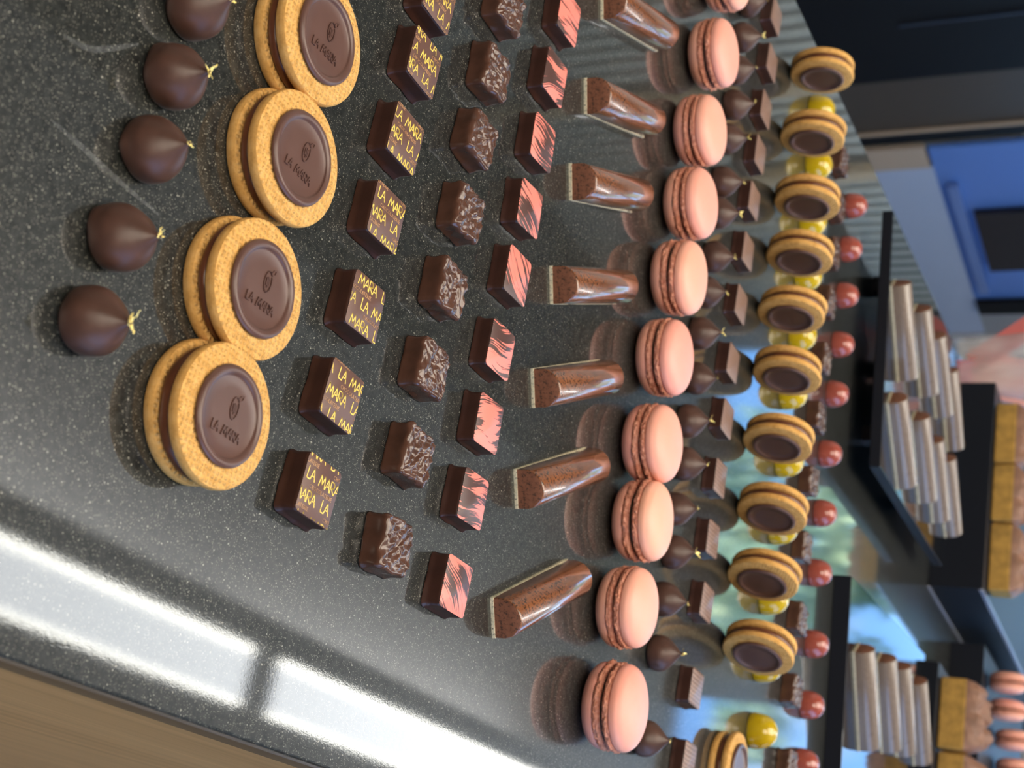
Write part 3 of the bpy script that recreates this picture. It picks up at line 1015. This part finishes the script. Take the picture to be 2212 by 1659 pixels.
KS = [(-0.4200, 0.4825), (-0.3809, 0.4829), (-0.3432, 0.4832), (-0.3046, 0.4860), (-0.2649, 0.4860), (-0.2240, 0.4855), (-0.1839, 0.4885), (-0.1421, 0.4876)]
kproto = []
for i, (x, y) in enumerate(KS):
    e = empty('crunchy_chocolate', 'lumpy square chocolate beside the printed squares, %s of eight' % ordi(i, 8), 'chocolate', (x, y + 0.0015, 0), (0, 0, random.uniform(-.12, .12)), 'lumpy square chocolates in the near column')
    crunchy(i + 1, e)
    kproto.append(e)
KF = [(-0.7167, 1.099), (-0.6711, 1.1038), (-0.6225, 1.1065), (-0.5739, 1.1096), (-0.5211, 1.1151), (-0.4653, 1.1188), (-0.4057, 1.1181), (-0.3469, 1.1212), (-0.2872, 1.1318), (-0.2285, 1.1391), (-0.1685, 1.1491)]
for i, (x, y) in enumerate(KF):
    dup(kproto[(i * 3) % 8], 'lumpy dark square chocolate between yellow and red bonbons, %s of eleven' % ordi(i, 11), (x, y, 0), (0, 0, random.uniform(-.15, .15)), 'lumpy square chocolates in the far column', 1.06)

# ------------------------------------------------------------------ coral brushed squares
SS = [(-0.4590, 0.5430), (-0.4186, 0.5415), (-0.379, 0.5432), (-0.3398, 0.5436), (-0.3019, 0.5452), (-0.2603, 0.5437), (-0.2226, 0.5468), (-0.1842, 0.5468), (-0.1419, 0.5477)]
SXT = ['broad strokes at the upper edge', 'thin sparse strokes', 'a few zigzag strokes', 'curved broad strokes', 'swirling fine strokes', 'finger-like parallel strokes', 'strokes on its lower half', 'straight dense strokes', 'arched strokes']
sp_ = []
for i, (x, y) in enumerate(SS):
    e = empty('brushed_chocolate', 'square dark chocolate with coral brush strokes, %s of nine' % ordi(i, 9), 'chocolate', (x, y, 0), (0, 0, (0.08, 0.06, 0.1, 0.12, 0.05, 0.03, 0.06, 0.03, 0.0)[i]), 'coral brushed square chocolates')
    sq_body(i + 21, 12.7, 9.0, parent=e)
    wt = 12.25
    v, f = loft([(wt - 0.1, 2.0, 8.9), (wt, 2.1, 9.05), (wt, 2.1, 9.2), (wt - 0.15, 2.0, 9.3)], 12, lambda a_, b_, c_: (a_ * mm1, b_ * mm1, c_ * mm1))
    mesh('brushed_top', v, f, 'brushed_coral_top', e, 'auto')

# ------------------------------------------------------------------ half-round log bars
def make_log(label, loc, ang, L=0.088, w=10.3, h=15.0, body='flecked_log', group=None, name='chocolate_log'):
    e = empty(name, label, 'chocolate bar', loc, (0, 0, ang), group)
    sec = [(-w, 0.0), (-w, 4.2)]
    for i in range(1, 24):
        t = PI - PI * i / 24
        sec.append((w * math.cos(t), 4.2 + (h - 4.2) * math.sin(t)))
    sec += [(w, 4.2), (w, 0.0)]
    n = len(sec)
    v, f, fm = [], [], []
    ys = [0.0, 0.3, 0.9, L * 500, L * 1000 - 0.9, L * 1000 - 0.3, L * 1000]
    sc_ = [0.955, 0.985, 1, 1, 1, 0.985, 0.955]
    for yv, s_ in zip(ys, sc_):
        for (x, z) in sec:
            v.append((x * s_ * mm1, yv * mm1, (z * s_ + 1.6) * mm1))
    for i in range(len(ys) - 1):
        for j in range(n):
            j2 = (j + 1) % n
            f.append((i * n + j, i * n + j2, (i + 1) * n + j2, (i + 1) * n + j)); fm.append(0)
    f.append(tuple(range(n))[::-1]); fm.append(1)
    f.append(tuple(range((len(ys) - 1) * n, len(ys) * n))); fm.append(1)
    f = [q[::-1] for q in f]
    mesh('log_body', v, f, None, e, 'auto', [body, 'flecked_log_end'], fm)
    b = MB()
    v, f = [], []
    m_ = 40
    out = []
    for i in range(m_):
        u = i / m_
        out.append((-w - 0.12 + noise.noise(Vector((u * 30, 1, w))) * 0.2, u * L * 1000))
    out += [(x_, L * 1000 + 0.4) for x_ in (-w, -w / 2, 0, w / 2, w)]
    for i in range(m_):
        u = 1 - i / m_
        out.append((w + 0.12 + noise.noise(Vector((u * 30, 5, w))) * 0.2, u * L * 1000))
    out += [(x_, -0.5 + noise.noise(Vector((x_, 3, 1))) * 0.5) for x_ in [w * (1 - 2 * k / 12) for k in range(13)]]
    b.prism([(p[0] * mm1, p[1] * mm1) for p in out], 0.0, 0.0017)
    b.obj('base_layer', 'log_base', e)['label'] = 'pale speckled base layer'
    return e


LG = [((-0.5162, 0.5865), (-0.4995, 0.5965), 114), ((-0.4523, 0.5889), (-0.4355, 0.5992), 114.3), ((-0.3967, 0.5912), (-0.3802, 0.6013), 116), ((-0.333, 0.5918), (-0.316, 0.603), 117),
      ((-0.2728, 0.5933), (-0.2561, 0.6055), 118), ((-0.2176, 0.5953), (-0.201, 0.6097), 119), ((-0.1509, 0.5987), (-0.1332, 0.6104), 120)]
for i, (p, q, an) in enumerate(LG):
    c_ = ((p[0] + q[0]) / 2, (p[1] + q[1]) / 2, 0)
    make_log('half-round brown chocolate log with black flecks, %s of the seven slanted logs' % ordi(i, 7), c_, math.radians(an - 90), group='half-round chocolate logs beside the macarons')


# ------------------------------------------------------------------ macarons
def shell_prof():
    return spline([(20.9, 0.0), (22.9, 0.8), (23.3, 2.2), (22.7, 4.6), (20.2, 7.4), (15.5, 9.4), (9.5, 10.5), (4.0, 10.9), (0.4, 11.0)], 5)


def make_macaron(seed):
    e = empty('macaron', '', 'macaron')
    def fs(r, z, t):
        k = noise.noise(Vector((math.cos(t) * 1.2, math.sin(t) * 1.2, seed * 3 + z * .05)))
        return (r * (1 + 0.012 * k) * mm1, z * mm1)
    def ft(r, z, t):
        k = noise.noise(Vector((math.cos(t) * 19, math.sin(t) * 19, seed * 7 + z * 1.3)))
        k2 = noise.noise(Vector((math.cos(t) * 4, math.sin(t) * 4, seed * 5)))
        return ((r + (1.3 * k + 0.7 * k2 if r > 18 else 0)) * mm1, z * mm1)
    foot = spline([(19.5, -0.4), (22.2, -0.1), (23.4, 0.8), (23.7, 1.8), (23.4, 2.8), (22.6, 3.4), (21.0, 3.9)], 3)
    tl = random.Random(seed).uniform(-.035, .035)
    # lower shell, upside down
    v, f = lathe(shell_prof(), 64, fs)
    lo = mesh('lower_shell', [(x, y, 0.0110 - z) for x, y, z in v], [q[::-1] for q in f], 'macaron_shell', e)
    v, f = lathe(foot, 200, ft)
    mesh('ruffled_foot', [(x, y, z + 0.0104) for x, y, z in v], f, 'macaron_foot', lo)
    v, f = lathe(spline([(18, 0), (20.6, 0.6), (20.9, 1.6), (20.4, 2.6), (18, 3.2)], 3), 64, lambda r, z, t: ((r + 0.5 * noise.noise(Vector((math.cos(t) * 2, math.sin(t) * 2, seed)))) * mm1, z * mm1))
    mesh('filling', v, f, 'ganache', e, loc=(0, 0, 0.0134))
    v, f = lathe(shell_prof(), 64, fs)
    up = mesh('upper_shell', v, f, 'macaron_shell', e, loc=(0.0002, 0.0004, 0.0186), rot=(tl, tl * .5, 1.3))
    v, f = lathe(foot, 200, ft)
    mesh('ruffled_foot', [(x, y, z - 0.0029) for x, y, z in v], f, 'macaron_foot', up)
    return e


MC = [(-0.6393, 0.7367), (-0.5743, 0.7373), (-0.5109, 0.7344), (-0.4575, 0.7383), (-0.4027, 0.7379), (-0.3458, 0.736), (-0.2886, 0.7372), (-0.2407, 0.7419), (-0.1866, 0.7397), (-0.1301, 0.7435)]
MSC = [1.0, 1.0, 1.0, 1.0, 1.02, 1.02, 1.02, 1.03, 1.0, 1.06]
mp_ = [make_macaron(k) for k in (1, 2, 3)]
for i, (x, y) in enumerate(MC):
    lab = 'pink macaron with dark filling beside the chocolate logs, %s of ten' % ordi(i, 10)
    if i < 3:
        r = mp_[i]; r.location = (x, y, 0); r.rotation_euler = (0, 0, random.uniform(0, 6)); r['label'] = lab; r['group'] = 'macarons in a column beside the logs'
        r.scale = (MSC[i],) * 3
    else:
        dup(mp_[i % 3], lab, (x, y, 0), (0, 0, random.uniform(0, 6)), 'macarons in a column beside the logs', MSC[i])

# ------------------------------------------------------------------ lined pralines behind the truffles
PR = [(-0.7047, 0.8657), (-0.6638, 0.8708), (-0.6212, 0.8721), (-0.5808, 0.8729), (-0.5405, 0.8741), (-0.4981, 0.876), (-0.4543, 0.8772), (-0.4072, 0.8774), (-0.3652, 0.8817), (-0.3209, 0.8841),
      (-0.2766, 0.8864), (-0.2328, 0.8921), (-0.1741, 0.8941), (-0.127, 0.8997)]
pe = empty('praline', '', 'praline', group='lined square pralines behind the truffles')
sq_body(50, 12.3, 9.0, 'dark_chocolate', 'chocolate_body', pe, 0.5)
v, f = loft([(11.7, 1.8, 8.9), (11.9, 2.0, 9.05), (11.9, 2.0, 9.2), (11.75, 1.9, 9.3)], 12, lambda a_, b_, c_: (a_ * mm1, b_ * mm1, c_ * mm1))
mesh('lined_top', v, f, 'lined_praline_top', pe, 'auto')
for i, (x, y) in enumerate(PR):
    lab = 'plain square praline with a finely lined top, %s of fourteen' % ordi(i, 14)
    rz = random.uniform(-.06, .06)
    if i == 0: pe.location = (x, y, 0); pe.rotation_euler = (0, 0, rz); pe['label'] = lab
    else: dup(pe, lab, (x, y, 0), (0, 0, rz))


# ------------------------------------------------------------------ glazed half-ball bonbons
def bonbon(name, label, mat, R, H, group):
    e = tag(None or mesh(name, *lathe(spline([(R * .97, 0), (R, H * .08), (R * .985, H * .28), (R * .9, H * .55), (R * .72, H * .78), (R * .45, H * .93), (R * .18, H * .993), (R * .02, H)], 5), 48, lambda r, z, t: (r * mm1, z * mm1)), mat), label, 'bonbon', group)
    return e


YB = [(-0.7173, 1.0153), (-0.6677, 1.027), (-0.6118, 1.0297), (-0.5622, 1.0352), (-0.5077, 1.0399), (-0.4516, 1.0336), (-0.3961, 1.0447), (-0.3402, 1.0503), (-0.2814, 1.048), (-0.2289, 1.0534), (-0.1788, 1.0595)]
RB = [(-0.7093, 1.1669), (-0.6605, 1.1656), (-0.6131, 1.1703), (-0.5627, 1.1728), (-0.5118, 1.1721), (-0.452, 1.1705), (-0.3965, 1.1752), (-0.3424, 1.1797), (-0.2821, 1.1944), (-0.2298, 1.2007), (-0.1803, 1.2027)]
yb = bonbon('yellow_bonbon', '', 'yellow_glaze', 13.9, 20.5, 'glossy yellow bonbons')
rb = bonbon('red_bonbon', '', 'red_glaze', 12.6, 18.5, 'glossy red bonbons')
for i, (x, y) in enumerate(YB):
    lab = 'glossy yellow green domed bonbon behind the standing cookies, %s of eleven' % ordi(i, 11)
    if i == 0: yb.location = (x, y, 0); yb['label'] = lab
    else: dup(yb, lab, (x, y, 0))
for i, (x, y) in enumerate(RB):
    lab = 'glossy brownish red domed bonbon, %s of eleven in the farthest column' % ordi(i, 11)
    if i == 0: rb.location = (x, y, 0); rb['label'] = lab
    else: dup(rb, lab, (x, y, 0))

# ------------------------------------------------------------------ black trays with logs
t1 = empty('black_tray', 'raised black glossy tray with eight logs, right of the red bonbons', 'tray', (-0.60, 1.40, 0))
T1 = [(-0.730, 1.214), (-0.475, 1.262), (-0.488, 1.620), (-0.757, 1.572)]
sh = lambda P, c: [(x - c[0], y - c[1]) for x, y in P]
MB().prism(sh(T1, (-0.60, 1.40)), 0.022, 0.033, sm=1).obj('tray_plate', ['gloss_black', 'riser_black'], t1, bevel=0.0006)
for (x, y) in ((-0.69, 1.30), (-0.53, 1.32), (-0.54, 1.56), (-0.70, 1.53)):
    MB().box(x + 0.60 - 0.008, x + 0.60 + 0.008, y - 1.40 - 0.008, y - 1.40 + 0.008, 0, 0.022).obj('leg', 'satin_black', t1)
t2 = empty('black_tray', 'low black glossy tray with four logs at the bottom edge', 'tray', (-0.22, 1.45, 0))
T2 = [(-0.365, 1.260), (-0.095, 1.310), (-0.115, 1.658), (-0.388, 1.648)]
MB().prism(sh(T2, (-0.22, 1.45)), 0.0, 0.0165, sm=1).obj('tray_plate', ['gloss_black', 'riser_black'], t2, bevel=0.0006)

TL1 = [(-0.625, 1.2729, 44), (-0.6551, 1.3844, 50), (-0.6688, 1.4764, 52), (-0.6639, 1.5641, 46), (-0.5203, 1.3087, 53), (-0.5468, 1.4224, 49), (-0.5547, 1.5094, 48), (-0.5649, 1.5909, 49)]
TL2 = [(-0.267, 1.3309, 37), (-0.2839, 1.4314, 39), (-0.2947, 1.5091, 38), (-0.3023, 1.6050, 40)]
pos = ['nearest', 'second', 'third', 'farthest']
lp = None
for k, (x, y, an) in enumerate(TL1 + TL2):
    if k < 8:
        lab = 'greyish brown chocolate log on the raised black tray, %s in its %s stack' % (pos[k % 4], 'upper' if k < 4 else 'lower')
        z = 0.0332; g = 'chocolate logs on the raised tray'
    else:
        lab = 'greyish brown chocolate log on the low black tray, %s of four' % pos[k - 8]
        z = 0.0167; g = 'chocolate logs on the low tray'
    L = 0.100
    a_ = math.radians(an)
    bx_, by_ = x - math.cos(a_) * L / 2, y - math.sin(a_) * L / 2
    if lp is None:
        lp = make_log(lab, (bx_, by_, z), a_ - PI / 2, L, 11.5, 17.0, 'grey_log', g)
    else:
        dup(lp, lab, (bx_, by_, z), (0, 0, a_ - PI / 2), g)

# ------------------------------------------------------------------ black risers with cakes
def riser(label, x0, x1, y0, y1, h):
    e = empty('display_riser', label, 'display riser', ((x0 + x1) / 2, (y0 + y1) / 2, 0))
    hx, hy = (x1 - x0) / 2, (y1 - y0) / 2
    MB().box(-hx, hx, -hy, hy, 0, h).obj('riser_box', 'riser_black', e, bevel=0.0008)
    MB().box(hx + 0.0001, hx + 0.0016, -hy, hy, h - 0.004, h + 0.0008).obj('edge_highlight', 'highlight_grey', e)  # light-grey strips paint the light caught along the riser edges
    MB().box(hx + 0.0001, hx + 0.0016, -hy, hy, 0.0, 0.002).obj('edge_highlight', 'highlight_grey', e)
    return e


riser('tall black acrylic riser behind the raised tray', -0.768, -0.4916, 1.72, 2.66, 0.065)
riser('low black riser behind the low tray at the lower right', -0.385, -0.06, 1.665, 1.90, 0.030)


def cake(label, x, y, z, lx, ly, hs, hc, group, seed, rz=0.05):
    e = empty('cake_bar', label, 'cake', (x, y, z), (0, 0, rz), group)
    v, f = [], []
    MB().box(-lx / 2, lx / 2, -ly / 2, ly / 2, 0, hs).obj('sponge', 'sponge', e, bevel=0.003)
    n1, n2 = 36, 18
    for i in range(n1 + 1):
        for j in range(n2 + 1):
            u, w_ = i / n1, j / n2
            xx, yy_ = (u - .5) * lx * 1.0, (w_ - .5) * ly * 0.98
            ed = min(1, 6 * min(u, 1 - u)) * min(1, 4 * min(w_, 1 - w_))
            hh = hc * (ed ** 0.5) * (0.75 + 0.5 * noise.noise(Vector((xx * 70, yy_ * 70, seed))) + 0.18 * noise.noise(Vector((xx * 260, yy_ * 260, seed + 2))))
            v.append((xx, yy_, hs - 0.001 + max(0, hh)))
    for i in range(n1):
        for j in range(n2):
            a_ = i * (n2 + 1) + j
            f.append((a_, a_ + n2 + 1, a_ + n2 + 2, a_ + 1))
    mesh('brown_cream', v, f, 'brown_cream', e)
    return e


for k, (x0, x1, y) in enumerate(((-0.744, -0.664, 1.75), (-0.662, -0.588, 1.755), (-0.586, -0.50, 1.765))):
    cake('golden cake bar with brown cream on the tall riser, %s of three' % ('topmost', 'middle', 'lowest')[k], (x0 + x1) / 2, y, 0.0658, x1 - x0, 0.040, 0.027, 0.022, 'cake bars on the tall riser', k + 1)
for k, (x0, x1, y) in enumerate(((-0.372, -0.290, 1.70), (-0.288, -0.205, 1.715))):
    cake('golden cake bar with brown cream on the low riser, %s of two' % ('upper', 'lower')[k], (x0 + x1) / 2, y, 0.0308, x1 - x0, 0.045, 0.031, 0.027, 'cake bars on the low riser', k + 11)

# standing macarons on their own riser behind the cakes
riser('black riser carrying the standing macarons at the lower right', -0.470, -0.06, 1.91, 2.35, 0.044)
for k, (x, y) in enumerate(((-0.432, 1.960), (-0.398, 1.975), (-0.372, 2.045), (-0.336, 2.065), (-0.302, 2.08))):
    dup(mp_[k % 3], 'pink macaron standing on edge behind the cakes, %s of five' % ('uppermost', 'second', 'third', 'fourth', 'lowest')[k], (x + 0.014, y, 0.0450 + 0.0235), (0, -PI / 2, 0.15), 'macarons standing on the macaron riser', 1.0)

# ------------------------------------------------------------------ clear bag with pink card
bgx, bgy = -0.826, 1.80
be = empty('gift_bag', 'clear crinkled bag holding pink and red folded card, upper right', 'bag', (bgx, bgy, 0), (0, 0, 0.25))
v, f = [], []
nr, nc = 14, 40
for i in range(nr):
    z = 0.17 * i / (nr - 1)
    for j in range(nc):
        t = 2 * PI * j / nc
        rx = (0.040 + 0.09 * z) * (abs(math.cos(t)) ** 0.6) * (1 if math.cos(t) > 0 else -1)
        ry = 0.030 * (abs(math.sin(t)) ** 0.6) * (1 if math.sin(t) > 0 else -1)
        k = 1 + 0.10 * noise.noise(Vector((rx * 40, ry * 40, z * 26)))
        v.append((rx * k, ry * k, z))
for i in range(nr - 1):
    for j in range(nc):
        f.append((i * nc + j, i * nc + (j + 1) % nc, (i + 1) * nc + (j + 1) % nc, (i + 1) * nc + j))
f.append(tuple(range(nc))[::-1])
mesh('clear_film', v, f, 'clear_film', be)
MB().prism([(-0.030, -0.012), (0.030, -0.012), (0.030, 0.012), (-0.030, 0.012)], 0.012, 0.150).obj('card_box', 'pink_card', be, rot=(0, 0.25, 0))
MB().box(-0.004, 0.026, -0.018, -0.014, 0.02, 0.12).obj('red_card', 'red_card', be, rot=(0, -0.6, 0))
MB().box(-0.006, 0.03, -0.024, -0.019, 0.004, 0.024).obj('ribbon', 'ribbon_pink', be)

# ------------------------------------------------------------------ trees outside the windows
def tree(label, x, y, h, R, n, seed):
    rnd = random.Random(seed)
    e = empty('tree', label, 'tree', (x, y, -1.05), group='trees outside the windows')
    v, f = lathe([(0.16, 0), (0.12, 0.8), (0.09, h * 0.6), (0.03, h)], 10)
    mesh('trunk', v, f, 'trunk', e)
    cl = [(Vector((rnd.gauss(0, .5), rnd.gauss(0, .5), rnd.uniform(-.55, .5))) * R + Vector((0, 0, h)), rnd.uniform(.25, .55) * R) for _ in range(16)]
    vs, fs = [], []
    for k in range(n):
        c, r_ = rnd.choice(cl)
        d = Vector((rnd.gauss(0, 1), rnd.gauss(0, 1), rnd.gauss(0, 1))).normalized() * r_ * rnd.uniform(.5, 1)
        p = c + d
        a_ = Vector((rnd.gauss(0, 1), rnd.gauss(0, 1), rnd.gauss(0, 1))).normalized() * rnd.uniform(.05, .10)
        b_ = Vector((rnd.gauss(0, 1), rnd.gauss(0, 1), rnd.gauss(0, 1))).normalized() * rnd.uniform(.03, .06)
        i0 = len(vs)
        vs += [p - a_, p - b_, p + a_, p + b_]
        fs.append((i0, i0 + 1, i0 + 2, i0 + 3))
    mesh('crown', vs, fs, 'leaves', e, False)


tree('pale green tree outside, mirrored beside the window post', -3.2, 10.0, 3.6, 1.1, 4600, 1)
tree('pale green tree outside, mirrored below the window post', 0.1, 12.2, 4.2, 1.2, 5200, 2)
tree('sparse tree outside, its twigs mirrored among the standing cookies', -5.6, 15.0, 4.0, 1.0, 900, 3)
tree('pale green tree outside, beyond the lower edge of the photo', 2.9, 10.0, 3.6, 1.15, 4600, 4)
